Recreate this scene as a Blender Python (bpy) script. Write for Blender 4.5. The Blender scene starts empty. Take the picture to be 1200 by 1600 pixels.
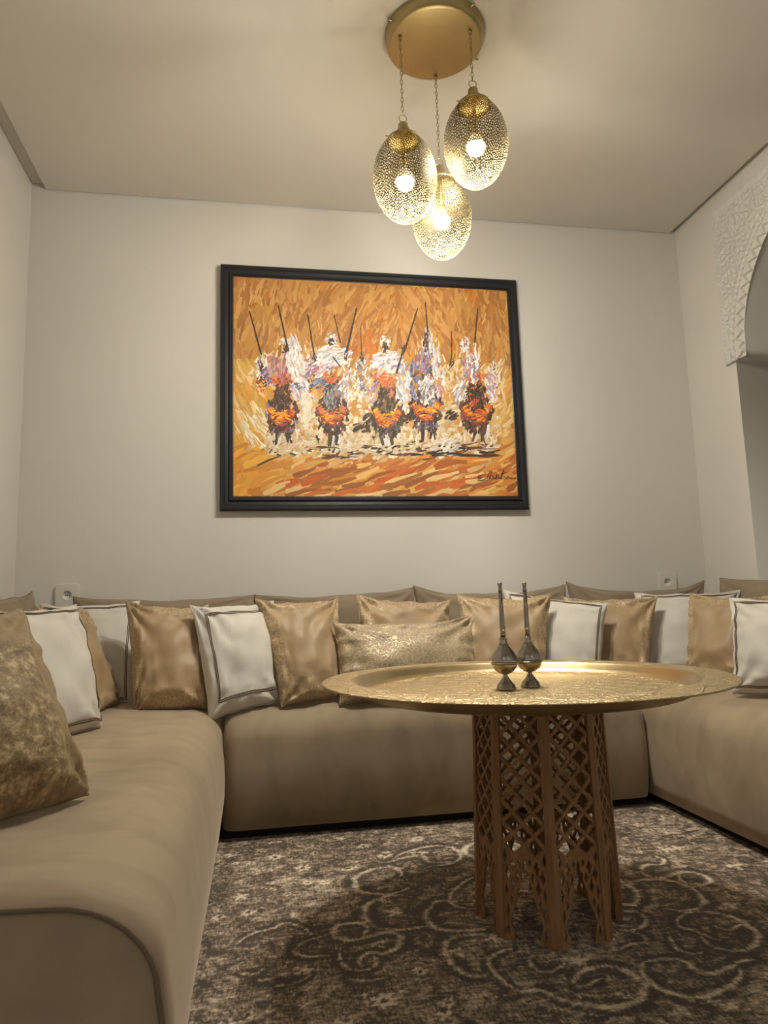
import bpy, bmesh, math, random
import numpy as np
from mathutils import Vector, Matrix, noise

rnd = random.Random(7)
SC = bpy.context.scene
C = SC.collection
W, H = 3.157, 2.686          # room width (x), ceiling height

# ------------------------------------------------------------------ camera
def setup_camera():
    cx, ch, p, y, r, f = 1.012, 0.76, 0.13547, 0.17482, -0.02902, 1083.8
    cy, sy, cp, sp, cr, sr = math.cos(y), math.sin(y), math.cos(p), math.sin(p), math.cos(r), math.sin(r)
    fw = Vector((sy*cp, cy*cp, sp)); rt = Vector((cy, -sy, 0)); up = rt.cross(fw)
    right = rt*cr + up*sr; upv = -rt*sr + up*cr
    cam = bpy.data.cameras.new('camera'); co = bpy.data.objects.new('camera', cam); C.objects.link(co)
    m = Matrix((right, upv, -fw)).transposed().to_4x4(); m.translation = Vector((cx, -3.1, ch))
    co.matrix_world = m
    cam.sensor_fit = 'HORIZONTAL'; cam.sensor_width = 36; cam.lens = f*36/1200
    cam.clip_start = .02
    SC.camera = co
setup_camera()

# ------------------------------------------------------------------ world, light, exposure
wd = bpy.data.worlds.new('world'); SC.world = wd; wd.use_nodes = True
wd.node_tree.nodes['Background'].inputs[0].default_value = (1.0, .94, .86, 1)
wd.node_tree.nodes['Background'].inputs[1].default_value = .155
SC.view_settings.view_transform = 'Standard'; SC.view_settings.look = 'None'
SC.view_settings.gamma = 1; SC.view_settings.use_curve_mapping = False
SC.view_settings.exposure = 1.15
BULB = 900.0                   # emission of each pendant bulb
FILL = 4.0                   # watts of an added fill light, unseen behind the camera
la = bpy.data.lights.new('fill_light', 'AREA'); la.energy = FILL; la.size = 1.4; la.color = (1, .94, .86)
lo = bpy.data.objects.new('fill_light', la); C.objects.link(lo); lo.location = (1.3, -5.2, 2.6)

# ------------------------------------------------------------------ material helpers
def s2l(c):
    return tuple(((v/255)/12.92 if v/255 <= .04045 else ((v/255+.055)/1.055)**2.4) for v in c)
class NT:
    def __init__(s, name):
        s.m = bpy.data.materials.new(name); s.m.use_nodes = True; s.t = s.m.node_tree
        s.b = s.t.nodes['Principled BSDF']
    def n(s, typ, ins=None, **kw):
        x = s.t.nodes.new(typ)
        for k, v in kw.items(): setattr(x, k, v)
        for k, v in (ins or {}).items():
            if isinstance(v, bpy.types.NodeSocket): s.t.links.new(v, x.inputs[k])
            else: x.inputs[k].default_value = v
        return x
    def set(s, **kw):
        for k, v in kw.items():
            k = {'color':'Base Color','rough':'Roughness','metal':'Metallic','normal':'Normal','sheen':'Sheen Weight','sheenr':'Sheen Roughness','sheent':'Sheen Tint','spec':'Specular IOR Level'}.get(k, k)
            if isinstance(v, bpy.types.NodeSocket): s.t.links.new(v, s.b.inputs[k])
            else: s.b.inputs[k].default_value = v if not (isinstance(v, tuple) and len(v) == 3) else (*v, 1)
    def obj(s, scale=(1,1,1), uv=False):
        tc = s.n('ShaderNodeTexCoord')
        return s.n('ShaderNodeMapping', {0: tc.outputs['UV' if uv else 'Object'], 'Scale': scale}).outputs[0]
    def noise(s, vec, scale, detail=4, rough=.55, dist=0):
        return s.n('ShaderNodeTexNoise', {'Vector': vec, 'Scale': scale, 'Detail': detail, 'Roughness': rough, 'Distortion': dist}).outputs[0]
    def ramp(s, fac, stops, interp='LINEAR'):
        r = s.n('ShaderNodeValToRGB', {0: fac}); cr = r.color_ramp; cr.interpolation = interp
        while len(cr.elements) < len(stops): cr.elements.new(.5)
        for e, (p, c) in zip(cr.elements, stops):
            e.position = p; e.color = (c, c, c, 1) if not isinstance(c, tuple) else (*c, 1)
        return r.outputs[0]
    def mix(s, f, a, b, typ='MIX'):
        x = s.n('ShaderNodeMix', data_type='RGBA', blend_type=typ)
        for i, v in ((0, f), (6, a), (7, b)):
            if isinstance(v, bpy.types.NodeSocket): s.t.links.new(v, x.inputs[i])
            else: x.inputs[i].default_value = v if not isinstance(v, tuple) else (*v, 1)
        return x.outputs[2]
    def math(s, op, a, b=0.0, clamp=False):
        x = s.n('ShaderNodeMath', operation=op, use_clamp=clamp)
        for i, v in ((0, a), (1, b)):
            if isinstance(v, bpy.types.NodeSocket): s.t.links.new(v, x.inputs[i])
            else: x.inputs[i].default_value = v
        return x.outputs[0]
    def bump(s, h, strength=.3, dist=.005):
        return s.n('ShaderNodeBump', {'Height': h, 'Strength': strength, 'Distance': dist}).outputs[0]

def plaster(name, col, streak=True):
    k = NT(name); v = k.obj((1, 1, .35) if streak else (1, 1, 1))
    f = k.noise(v, 60, 3); g = k.noise(k.obj(), 1.3, 2)
    k.set(color=k.mix(k.math('MULTIPLY', g, .5), tuple(c*1.02 for c in col), tuple(c*.93 for c in col)), rough=.7, spec=.25,
          normal=k.bump(f, .12, .003))
    return k.m
def flat(name, col, rough=.5, metal=0, **kw):
    k = NT(name); f = k.noise(k.obj(), 45, 2)
    k.set(color=k.mix(f, tuple(c*.9 for c in col), tuple(min(1, c*1.08) for c in col)), rough=rough, metal=metal, **kw)
    return k.m

M = {}
M['wall'] = plaster('wall_paint', (.685, .655, .595))
M['ceil'] = plaster('ceiling_paint', (.655, .618, .548), False)
M['carved'] = flat('carved_plaster', (.67, .655, .595), .65)
M['floor'] = flat('floor_tile', (.35, .30, .25), .3)

def velvet(name, base, dark, patch=3.0, lo=.44, hi=.60):
    k = NT(name); v = k.obj()
    a = k.noise(k.obj((1.5, .9, .8)), patch, 2, .5, .7); b = k.noise(k.obj((1, 1.6, 1)), patch*2.6, 2, .5, .5)
    big = k.ramp(a, [(lo, 0.0), (hi, 1.0)]); st = k.ramp(b, [(.38, 0.0), (.58, 1.0)])
    f = k.math('ADD', k.math('MULTIPLY', big, .6), k.math('MULTIPLY', st, .4), True)
    fine = k.noise(v, 260, 2)
    c = k.mix(f, dark, base); c = k.mix(k.math('MULTIPLY', fine, .22), c, tuple(x*.7 for x in base))
    k.set(color=c, rough=.78, sheen=.45, sheenr=.45, sheent=(.9, .78, .62), spec=.2, normal=k.bump(fine, .15, .001))
    return k.m
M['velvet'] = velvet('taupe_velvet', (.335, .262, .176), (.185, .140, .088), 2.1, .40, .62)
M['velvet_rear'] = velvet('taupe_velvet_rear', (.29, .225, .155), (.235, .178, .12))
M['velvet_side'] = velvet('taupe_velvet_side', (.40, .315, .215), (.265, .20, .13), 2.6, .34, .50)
M['piping'] = flat('velvet_piping', (.17, .125, .08), .8)

def white_cloth():
    k = NT('white_linen'); v = k.obj((1, 1, 1))
    f = k.noise(v, 190, 2); g = k.noise(v, 6, 3)
    c = k.mix(g, (.56, .53, .465), (.66, .63, .56))
    k.set(color=c, rough=.9, sheen=.2, normal=k.bump(f, .2, .002))
    return k.m
M['white'] = white_cloth()
M['cord'] = flat('brown_cord', (.13, .085, .035), .7)

def gold_satin(name, full=False, base=(.37, .258, .142)):
    k = NT(name)
    tc = k.n('ShaderNodeTexCoord'); uv = tc.outputs['UV']
    sep = k.n('ShaderNodeSeparateXYZ', {0: uv})
    wob = k.noise(uv, 5, 2)
    wv = k.math('MULTIPLY', k.math('SUBTRACT', wob, .5), .16)
    def edge(ch):
        a = k.math('ABSOLUTE', k.math('SUBTRACT', sep.outputs[ch], .5))
        return a
    m = k.math('ADD', k.math('MAXIMUM', edge(0), edge(1)), wv)
    mask = 1.0 if full else k.ramp(k.math('ADD', m, k.math('MULTIPLY', k.math('SUBTRACT', k.noise(uv, 22, 2), .5), .25)), [(.33, 0.0), (.42, 1.0)])
    # embroidered scrolls: rings of a distorted cell pattern
    dv = k.n('ShaderNodeTexNoise', {'Vector': uv, 'Scale': 14, 'Detail': 1}).outputs[1]
    wuv = k.mix(.045, uv, dv)
    vo = k.n('ShaderNodeTexVoronoi', {'Vector': wuv, 'Scale': 23.0 if full else 21}).outputs[0]
    rings = k.math('SINE', k.math('MULTIPLY', vo, 15.0))
    th = k.noise(uv, 95, 2)
    emb = k.ramp(k.math('ADD', k.math('MULTIPLY', rings, .20), k.math('MULTIPLY', th, 1.25)), [(.60, 0.0), (.80, 1.0)])
    em = k.math('MULTIPLY', emb, mask)
    ob = k.obj((1, 1, 1)); sheen = k.noise(k.obj((1, 1, .5)), 9, 2, .5, .2)
    basec = k.mix(sheen, tuple(c*.80 for c in base), tuple(c*1.18 for c in base))
    c = k.mix(k.math('MULTIPLY', em, .85), basec, (.58, .45, .27))
    weave = k.noise(k.obj((1, 1, 12)), 60, 2)
    r = k.math('SUBTRACT', .52, k.math('MULTIPLY', em, .14))
    k.set(color=c, rough=r, metal=k.math('MULTIPLY', em, .25), sheen=.35, sheenr=.4, sheent=(1, .85, .6),
          normal=k.bump(k.math('ADD', k.math('MULTIPLY', weave, .3), em), .35, .002))
    return k.m
M['gold'] = gold_satin('gold_satin')
M['brocade'] = gold_satin('cream_gold_brocade', True, (.34, .265, .17))
def crushed():
    k = NT('crushed_gold_velvet'); tc = k.n('ShaderNodeTexCoord'); uv = tc.outputs['UV']
    a = k.noise(uv, 17, 7, .74, .15); b = k.noise(uv, 50, 3, .6)
    f = k.ramp(k.math('ADD', k.math('MULTIPLY', a, .8), k.math('MULTIPLY', b, .2)), [(.40, (.15, .095, .036)), (.50, (.27, .18, .078)), (.62, (.60, .46, .27))])
    sep = k.n('ShaderNodeSeparateXYZ', {0: uv})
    plain = k.ramp(k.math('ADD', sep.outputs[1], k.math('MULTIPLY', k.noise(uv, 4, 2), .18)), [(.80, 0.0), (.86, 1.0)])
    plain2 = k.ramp(k.math('ADD', sep.outputs[0], k.math('MULTIPLY', k.noise(uv, 4, 2), .1)), [(.88, 0.0), (.93, 1.0)])
    c = k.mix(k.math('MAXIMUM', plain, plain2), f, (.30, .205, .10))
    k.set(color=c, rough=.55, sheen=.6, sheenr=.35, sheent=(1, .85, .6), normal=k.bump(a, .6, .006))
    return k.m
M['crushed'] = crushed()
M['black'] = flat('black_frame_lacquer', (.012, .012, .015), .38)
M['wood'] = None
def wood():
    k = NT('carved_walnut'); v = k.obj((6, 6, .7))
    g = k.noise(v, 9, 5, .6, .6)
    k.set(color=k.ramp(g, [(.3, (.20, .103, .044)), (.55, (.32, .175, .075)), (.75, (.41, .24, .11))]), rough=.5, normal=k.bump(g, .15, .002))
    return k.m
M['wood'] = wood()
def brass(name, base, rough, engrave=False, hammered=False):
    k = NT(name); v = k.obj()
    n1 = k.noise(v, 7, 3)
    c = k.mix(n1, tuple(x*.82 for x in base), tuple(min(1, x*1.1) for x in base))
    kw = {}
    if engrave:
        sep = k.n('ShaderNodeSeparateXYZ', {0: v})
        rr = k.math('SQRT', k.math('ADD', k.math('MULTIPLY', sep.outputs[0], sep.outputs[0]), k.math('MULTIPLY', sep.outputs[1], sep.outputs[1])))
        an = k.math('ARCTAN2', sep.outputs[1], sep.outputs[0])
        petals = k.math('SINE', k.math('MULTIPLY', an, 24.0)); rings = k.math('SINE', k.math('MULTIPLY', rr, 170.0))
        star = k.math('SINE', k.math('ADD', k.math('MULTIPLY', an, 8.0), k.math('MULTIPLY', rr, 40.0)))
        star2 = k.math('SINE', k.math('SUBTRACT', k.math('MULTIPLY', an, 8.0), k.math('MULTIPLY', rr, 40.0)))
        vo = k.n('ShaderNodeTexVoronoi', {'Vector': v, 'Scale': 75}, feature='DISTANCE_TO_EDGE').outputs[0]
        vl = k.ramp(vo, [(.0, 1.0), (.12, 0.0)])
        sl = k.ramp(k.math('ABSOLUTE', k.math('MULTIPLY', star, star2)), [(.0, 1.0), (.10, 0.0)])
        rl = k.ramp(k.math('ABSOLUTE', rings), [(.0, 1.0), (.18, 0.0)])
        hgt = k.math('ADD', k.math('ADD', k.math('MULTIPLY', vl, .6), k.math('MULTIPLY', sl, 1.3)), k.math('MULTIPLY', rl, k.math('ADD', .5, petals)))
        # the smooth raised wall of the tray carries no engraving
        wallm = k.ramp(rr, [(.372, 1.0), (.380, 0.0)]); outm = k.ramp(rr, [(.402, 0.0), (.410, 1.0)])
        em = k.math('ADD', wallm, outm, True)
        hgt = k.math('MULTIPLY', hgt, em)
        wav = k.noise(v, 10, 2)
        kw['normal'] = k.bump(k.math('ADD', hgt, k.math('MULTIPLY', wav, 1.2)), .6, .0026)
        c = k.mix(k.math('MULTIPLY', em, .32), c, (.47, .37, .22))
        k.set(rough=k.math('ADD', rough, k.math('MULTIPLY', em, .13)))
    else:
        k.set(rough=rough)
        if hammered:
            kw['normal'] = k.bump(k.noise(v, 120, 3), .25, .001)
    k.set(color=c, metal=1.0, **kw)
    return k.m
M['tray'] = brass('engraved_brass', (.56, .44, .245), .30, True)
M['brass'] = brass('aged_brass', (.47, .385, .20), .42, hammered=True)
M['shade'] = brass('perforated_brass', (.115, .090, .046), .55)
M['pewter'] = brass('tarnished_silver', (.37, .335, .295), .25, hammered=True)
M['pewter_gold'] = brass('gilded_silver', (.46, .36, .20), .28, hammered=True)
M['plastic'] = flat('white_plastic', (.70, .67, .61), .35)
M['dark'] = flat('dark_recess', (.02, .018, .015), .6)
M['granite'] = flat('black_granite', (.015, .015, .016), .25)
M['plinth'] = flat('plinth_gap_shade', (.02, .016, .012), .8)  # recessed seat base; near-black colour stands in for the shadow gap
k = NT('lit_bulb'); k.set(color=(1.0, 1.0, 1.0)); k.b.inputs['Emission Color'].default_value = (1, .945, .82, 1); k.b.inputs['Emission Strength'].default_value = BULB; M['bulb'] = k.m

def attr_paint():
    k = NT('oil_paint'); at = k.n('ShaderNodeAttribute', attribute_name='Col')
    n1 = k.noise(k.obj((1, 1, 1)), 160, 3)
    c = k.mix(k.math('MULTIPLY', n1, .35), at.outputs[0], k.mix(.5, at.outputs[0], (.55, .40, .22)))
    k.set(color=c, rough=.55, spec=.3, normal=k.bump(n1, .5, .002))
    return k.m
M['paint'] = attr_paint()

# ------------------------------------------------------------------ object helpers
def link(name, me, mat=None, parent=None):
    o = bpy.data.objects.new(name, me); C.objects.link(o)
    if mat: me.materials.append(mat)
    if parent: o.parent = parent
    return o
def mesh_from(name, vs, fs, mat=None, parent=None, smooth=False, uvs=None):
    me = bpy.data.meshes.new(name); me.from_pydata([tuple(v) for v in vs], [], fs)
    if uvs is not None:
        ul = me.uv_layers.new(name='UVMap')
        for l in me.loops: ul.data[l.index].uv = uvs[l.vertex_index]
    if smooth:
        for p in me.polygons: p.use_smooth = True
    me.update()
    return link(name, me, mat, parent)
def from_bm(name, bm, mat=None, parent=None, smooth=False):
    me = bpy.data.meshes.new(name); bmesh.ops.recalc_face_normals(bm, faces=bm.faces); bm.to_mesh(me); bm.free()
    if smooth:
        for p in me.polygons: p.use_smooth = True
    return link(name, me, mat, parent)
def empty(name, loc, label=None, cat=None, group=None):
    o = bpy.data.objects.new(name, None); C.objects.link(o); o.location = loc
    if label: tag(o, label, cat, group)
    return o
def tag(o, label, cat, group=None):
    o['label'] = label; o['category'] = cat
    if group: o['group'] = group
    return o
def structure(o): o['kind'] = 'structure'; return o
def box_bm(bm, x0, x1, y0, y1, z0, z1, bev=0):
    r = bmesh.ops.create_cube(bm, size=1)
    for v in r['verts']:
        v.co = Vector((x0+(v.co.x+.5)*(x1-x0), y0+(v.co.y+.5)*(y1-y0), z0+(v.co.z+.5)*(z1-z0)))
    if bev:
        es = list({e for v in r['verts'] for e in v.link_edges})
        bmesh.ops.bevel(bm, geom=es, offset=bev, segments=2, profile=.5, affect='EDGES')
def box(name, x0, x1, y0, y1, z0, z1, mat, parent=None, bev=0):
    bm = bmesh.new(); box_bm(bm, x0, x1, y0, y1, z0, z1, bev); return from_bm(name, bm, mat, parent)
def lathe(name, prof, mat, parent=None, seg=48, wave=None, loc=(0,0,0), caps=True):
    vs, fs = [], []
    for (r, z) in prof:
        for i in range(seg):
            a = 2*math.pi*i/seg; rr = r
            if wave: rr = r*(1+wave(a, r, z))
            vs.append((loc[0]+rr*math.cos(a), loc[1]+rr*math.sin(a), loc[2]+z))
    n = len(prof)
    for j in range(n-1):
        for i in range(seg):
            k2 = (i+1) % seg
            fs.append((j*seg+i, j*seg+k2, (j+1)*seg+k2, (j+1)*seg+i))
    if caps and prof[0][0] > 1e-5: fs.append(tuple(reversed(range(seg))))
    if caps and prof[-1][0] > 1e-5: fs.append(tuple(range((n-1)*seg, n*seg)))
    o = mesh_from(name, vs, fs, mat, parent, True)
    return o
def tube(name, pts, r, mat, parent=None, seg=8, closed=False):
    pts = [Vector(p) for p in pts]; n = len(pts); vs, fs = [], []
    ref = None
    for i in range(n):
        a = pts[(i-1) % n] if (closed or i > 0) else pts[i]; b = pts[(i+1) % n] if (closed or i < n-1) else pts[i]
        t = (b-a).normalized()
        if ref is None: ref = t.orthogonal().normalized()
        ref = (ref - t*ref.dot(t)).normalized(); bn = t.cross(ref)
        for j in range(seg):
            an = 2*math.pi*j/seg
            vs.append(pts[i]+(ref*math.cos(an)+bn*math.sin(an))*r)
    for i in range(n if closed else n-1):
        for j in range(seg):
            i2 = (i+1) % n
            fs.append((i*seg+j, i*seg+(j+1) % seg, i2*seg+(j+1) % seg, i2*seg+j))
    return mesh_from(name, vs, fs, mat, parent, True)
def curve_plate(name, outer, holes, thick, mat, parent=None, xf=None, bevel=0):
    """flat polygon with holes, filled and extruded; local XY plane, +-thick/2 in Z, then xf"""
    cu = bpy.data.curves.new(name, 'CURVE'); cu.dimensions = '2D'; cu.fill_mode = 'BOTH'; cu.extrude = thick/2; cu.bevel_depth = bevel
    for pl in [outer]+holes:
        sp = cu.splines.new('POLY'); sp.points.add(len(pl)-1)
        for p, q in zip(sp.points, pl): p.co = (q[0], q[1], 0, 1)
        sp.use_cyclic_u = True
    ob = bpy.data.objects.new('tmp', cu); C.objects.link(ob)
    dg = bpy.context.evaluated_depsgraph_get(); dg.update()
    me = bpy.data.meshes.new_from_object(ob.evaluated_get(dg)); me.name = name
    bpy.data.objects.remove(ob); bpy.data.curves.remove(cu)
    if xf: me.transform(xf)
    me.materials.clear()
    return link(name, me, mat, parent)

# ------------------------------------------------------------------ room shell
YB = -4.6
structure(box('floor', -.2, W+3, YB, .1, -.1, 0, M['floor']))
structure(box('wall_back', -.2, W+3, 0, .15, 0, H+.1, M['wall']))
structure(box('wall_left', -.15, 0, YB, 0, 0, H+.1, M['wall']))
structure(box('ceiling', 0, W+3, YB, 0, H, H+.1, M['ceil']))
# dropped ceiling field with a shadow gap along the side walls
structure(box('trim_1', .062, W-.034, YB, -.006, H-.028, H-.0005, M['ceil']))
# far wall of the neighbouring room
structure(box('wall_right', W+2.8, W+2.95, YB, 0, 0, H, M['wall']))
# right wall of the salon with an arched opening; local X = -y, Y = z
def arch_pts(off=0.0, n=28):
    cyv, a, b, zs = 1.13, .684, .60, 1.872
    pts = []
    for i in range(n+1):
        t = math.pi*i/n
        x = cyv-(a+off)*math.cos(t); z = zs+(b+off)*(math.sin(t)**.92)
        pts.append((x, z))
    return pts
ap = arch_pts()
hole = [(.365, .78), (.362, 1.83), (.432, 1.832), (.444, 1.85)] + ap + [(1.816, 1.85), (1.828, 1.832), (1.898, 1.83), (1.895, .78)]
xf_w = Matrix(((0, 0, 1, W+.17), (-1, 0, 0, 0), (0, 1, 0, 0), (0, 0, 0, 1)))
o = structure(curve_plate('wall_right.001', [(0, 0), (-YB, 0), (-YB, H), (0, H)], [hole], .34, M['wall'], None, xf_w))
structure(box('trim_2', W-.012, W+.36, -1.893, -.367, .781, .806, M['granite'], None, .003))   # dark sill in the arch

# carved plaster spandrel: relief height field on the wall, cut by the arch
def carved():
    y0, y1, z0, z1 = .304, 1.956, 1.828, 2.585; st = .0036
    ny, nz = int((y1-y0)/st), int((z1-z0)/st)
    cyv, a, b, zs = 1.13, .684, .60, 1.872
    vs = []; keep = {}
    def arch_d(y, z):     # positive = inside plaster (outside the opening), metres-ish
        if z < zs: 
            return abs(y-cyv)-a + .0*z
        q = math.sqrt(((y-cyv)/a)**2+((z-zs)/b)**2)
        return (q-1)*min(a, b)*1.05
    idx = {}
    fs = []
    for j in range(nz+1):
        z = z0+j*st
        for i in range(ny+1):
            y = y0+i*st
            d = arch_d(y, z)
            if d < -.001: continue
            e = min(y-y0, y1-y, z1-z)
            ph = 0
            if e < .028:      # rope border
                s = (z if min(y-y0, y1-y) < z1-z else y)
                ph = .003+.004*abs(math.sin(s*150+e*120))*math.sin(math.pi*min(1, e/.028))
            elif e < .036: ph = .0
            elif d < .052:    # zigzag band along the arch
                ang = math.atan2(z-zs, y-cyv) if z > zs else (z-zs)*1.5+(math.pi if y < cyv else 0)
                saw = abs(((ang*13) % 1)-.5)*2
                ph = .012 if d > .050*saw*.8+.004 else .002
            elif d < .060: ph = .002
            elif d < .085:
                ph = .009+.0025*math.sin((z+y)*170)
            elif d < .092: ph = .001
            else:             # leafy scrollwork
                n1 = noise.noise(Vector((y*9, z*9, 1))); n2 = noise.noise(Vector((y*9, z*9, 7)))
                u2, v2 = y+.035*n1, z+.035*n2
                s1 = math.sin(u2*105)*math.sin(v2*105); s2 = math.sin((u2+v2)*62)*math.sin((u2-v2)*62)
                ph = .0075 if abs(s1+.6*s2) > .30 else .001
                ph += .002*math.sin(u2*260)
            idx[(i, j)] = len(vs); vs.append((W-.008-ph*1.15, -y, z))
    for j in range(nz):
        for i in range(ny):
            q = [idx.get(k2) for k2 in ((i, j), (i, j+1), (i+1, j+1), (i+1, j))]
            if None not in q: fs.append(tuple(q))
    o = mesh_from('carved_spandrel', vs, fs, M['carved'], None, False)
    # backing slab giving the panel its thickness
    return o
cs = carved()
tag(cs, 'white carved plaster spandrel with leafy scrollwork and zigzag edge around the arch', 'plasterwork')
def back_slab():
    pts = [(.302, 1.828), (.428, 1.828), (.444, 1.85)] + ap + [(1.816, 1.85), (1.832, 1.828), (1.958, 1.828), (1.958, 2.587), (.302, 2.587)]
    xf = Matrix(((0, 0, 1, W-.0052), (-1, 0, 0, 0), (0, 1, 0, 0), (0, 0, 0, 1)))
    o = curve_plate('backing_slab', pts, [], .0098, M['carved'], cs, xf)
back_slab()

# ------------------------------------------------------------------ rug
def seg_dist(P, a, b):
    a = np.array(a); b = np.array(b); ab = b-a; t = np.clip(((P-a)@ab)/(ab@ab+1e-12), 0, 1)
    return np.linalg.norm(P-(a+t[:, None]*ab), axis=1)
RH = [-0.0008037223502672494, -0.0010443025465876592, 1.325445999691265, 0.00022660114383110663, 0.0031061311091368227, -3.926234604094159, -2.988914330870854e-05, -0.0010364510137966098]
def rug_pt(x, y):             # sketch grid -> metres on the rug
    d = RH[6]*x+RH[7]*y+1
    return ((RH[0]*x+RH[1]*y+RH[2])/d, (RH[3]*x+RH[4]*y+RH[5])/d)
def smooth_line(pts, n=6):
    out = []
    P = [pts[0]]+list(pts)+[pts[-1]]
    for i in range(1, len(P)-2):
        for t in range(n):
            t /= n; p0, p1, p2, p3 = P[i-1], P[i], P[i+1], P[i+2]
            out.append(tuple(.5*((2*p1[c])+(-p0[c]+p2[c])*t+(2*p0[c]-5*p1[c]+4*p2[c]-p3[c])*t*t+(-p0[c]+3*p1[c]-3*p2[c]+p3[c])*t**3) for c in (0, 1)))
    out.append(pts[-1]); return out
def rug():
    st = .006; x0, x1, y0, y1 = .80, 2.466, -3.5, -.612
    xs = np.arange(x0, x1+st/2, st); ys = np.arange(y0, y1+st/2, st); nx, ny = len(xs), len(ys)
    X, Y = np.meshgrid(xs, ys); P = np.stack([X.ravel(), Y.ravel()], 1)
    m = np.zeros(len(P)); dk = np.zeros(len(P))
    R = [[(620,470),(720,455),(820,465),(900,500),(940,540),(920,570),(860,585),(780,575)],
         [(830,620),(880,590),(960,590),(1060,610),(1140,660),(1160,700),(1120,740),(1040,745),(960,720),(930,690)],
         [(830,620),(840,650),(900,665),(960,690),(1010,705)],
         [(700,790),(780,780),(860,790),(900,820),(960,840),(1040,820),(1090,790),(1150,785)],
         [(690,800),(690,840),(740,890),(840,930),(940,935),(1030,900),(1080,860),(1090,820)],
         [(420,890),(410,870),(440,835),(520,810),(600,820),(670,860),(700,900),(670,950),(580,975),(470,970),(360,945),(280,910),(200,915),(130,930)],
         [(410,870),(425,890),(480,880),(520,860)], [(160,740),(110,750),(60,790),(100,850),(160,900),(200,915)],
         [(600,585),(660,590),(700,610),(690,650),(640,660)], [(600,660),(680,680),(700,710),(640,720),(600,740)],
         [(230,790),(260,830),(320,830),(370,800)], [(800,690),(830,740),(900,760),(940,750)], [(1090,640),(1050,660),(1000,655),(980,640)]]
    L = [[(740+.383*a, 1200+.383*b) for a, b in r] for r in R]
    R = [[(1100,540),(1060,545),(1000,545),(955,590),(965,630),(1010,660),(1100,665),(1190,660)],
         [(1170,440),(1120,460),(1060,510),(1060,555),(1120,575),(1170,575)], [(1200,680),(1100,685),(1040,710),(1035,760),(1080,820),(1140,850),(1200,850)],
         [(700,680),(715,655),(680,635),(610,640),(580,660),(590,690),(650,705),(720,690),(800,670),(850,690),(840,730),(790,755),(720,755),(680,790),(700,815)],
         [(600,760),(610,800),(660,825),(730,820),(755,790),(740,770)], [(410,750),(470,770),(560,765)], [(410,750),(460,710),(560,680)],
         [(180,720),(240,680),(330,655),(380,635),(450,650),(490,680)], [(350,890),(420,880),(490,845)], [(280,870),(330,860)], [(200,840),(260,840),(300,815)],
         [(800,400),(850,410),(880,400)], [(1000,400),(1060,390),(1100,370)], [(640,860),(700,870),(800,855)]]
    L += [[(300+.383*a, 1200+.383*b) for a, b in r] for r in R]
    # mirrored companions of the big scrolls, further out on the rug
    for li, l in enumerate(L):
        pts = smooth_line([rug_pt(*p) for p in l], 5)
        w0 = .0088 if len(l) > 6 else .006
        n = len(pts)
        variants = [pts]
        if len(l) > 7: variants.append([(3.36-x, -3.55-y+.9) for x, y in pts])
        for pv in variants:
            for i in range(n-1):
                a, b = pv[i], pv[i+1]; w = w0*(.6+.7*math.sin(math.pi*min(1, (i+2)/n)))
                sel = (np.abs(P[:, 0]-a[0]) < .05) & (np.abs(P[:, 1]-a[1]) < .05)
                if not sel.any(): continue
                dd = seg_dist(P[sel], a, b); m[sel] = np.maximum(m[sel], np.clip(1.2-dd/w, 0, 1))
                dk[sel] = np.maximum(dk[sel], np.clip(1.4-np.abs(dd-w*1.9)/(w*.9), 0, 1)*.5)
    F = [(320,470,20),(292,492,16),(330,495,16),(605,325,14),(540,468,26),(110,610,28),(785,950,60),(230,590,34),(450,410,36),(640,410,30),(340,365,34),(830,585,22),(470,470,26),(930,830,36),(390,515,24),(920,350,40),(790,355,40),(1050,330,34),(700,320,28),(240,390,20),(180,390,18),(500,350,20),(230,1010,30),(1050,960,40),(150,360,18),(420,600,20)]
    for (a, b, r) in F:
        c = np.array(rug_pt(300+.383*a, 1200+.383*b)); e = np.array(rug_pt(300+.383*(a+r), 1200+.383*b)); rr = np.linalg.norm(e-c)
        v = P-c; dd = np.linalg.norm(v, axis=1); an = np.arctan2(v[:, 1], v[:, 0])
        pet = rr*(.8+.22*np.cos(an*7)); sel = dd < pet
        m[sel] = np.maximum(m[sel], .8); m[dd < rr*.28] = .1; dk[dd < rr*.28] = .8
    rg = np.random.RandomState(4)
    for _ in range(330):          # small scattered sprigs
        c = np.array([rg.uniform(x0, x1), rg.uniform(y0, y1)]); rr = rg.uniform(.008, .028); v = P-c
        sel = (np.abs(v[:, 0]) < .04) & (np.abs(v[:, 1]) < .04); vv = v[sel]; dd = np.linalg.norm(vv, axis=1); an = np.arctan2(vv[:, 1], vv[:, 0])
        k2 = rg.randint(3, 7); val = np.clip((rr*(.65+.4*np.cos(an*k2+rg.rand()*6))-dd)/.006+.3, 0, .75)
        if rg.rand() < .62: m[sel] = np.maximum(m[sel], val)
        else: dk[sel] = np.maximum(dk[sel], val)
    vs = np.concatenate([P, np.full((len(P), 1), .011)], 1)
    ii = np.arange(nx*ny).reshape(ny, nx)
    fs = np.stack([ii[:-1, :-1].ravel(), ii[:-1, 1:].ravel(), ii[1:, 1:].ravel(), ii[1:, :-1].ravel()], 1)
    # skirt down to the floor
    border = list(ii[0, :])+list(ii[1:, -1])+list(ii[-1, -2::-1])+list(ii[-2:0:-1, 0])
    base = len(vs); low = vs[border].copy(); low[:, 2] = .0005
    vs = np.concatenate([vs, low]); nb = len(border)
    sk = [(border[(i+1) % nb], border[i], base+i, base+(i+1) % nb) for i in range(nb)]
    me = bpy.data.meshes.new('rug'); me.from_pydata(vs.tolist(), [], fs.tolist()+sk)
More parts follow.
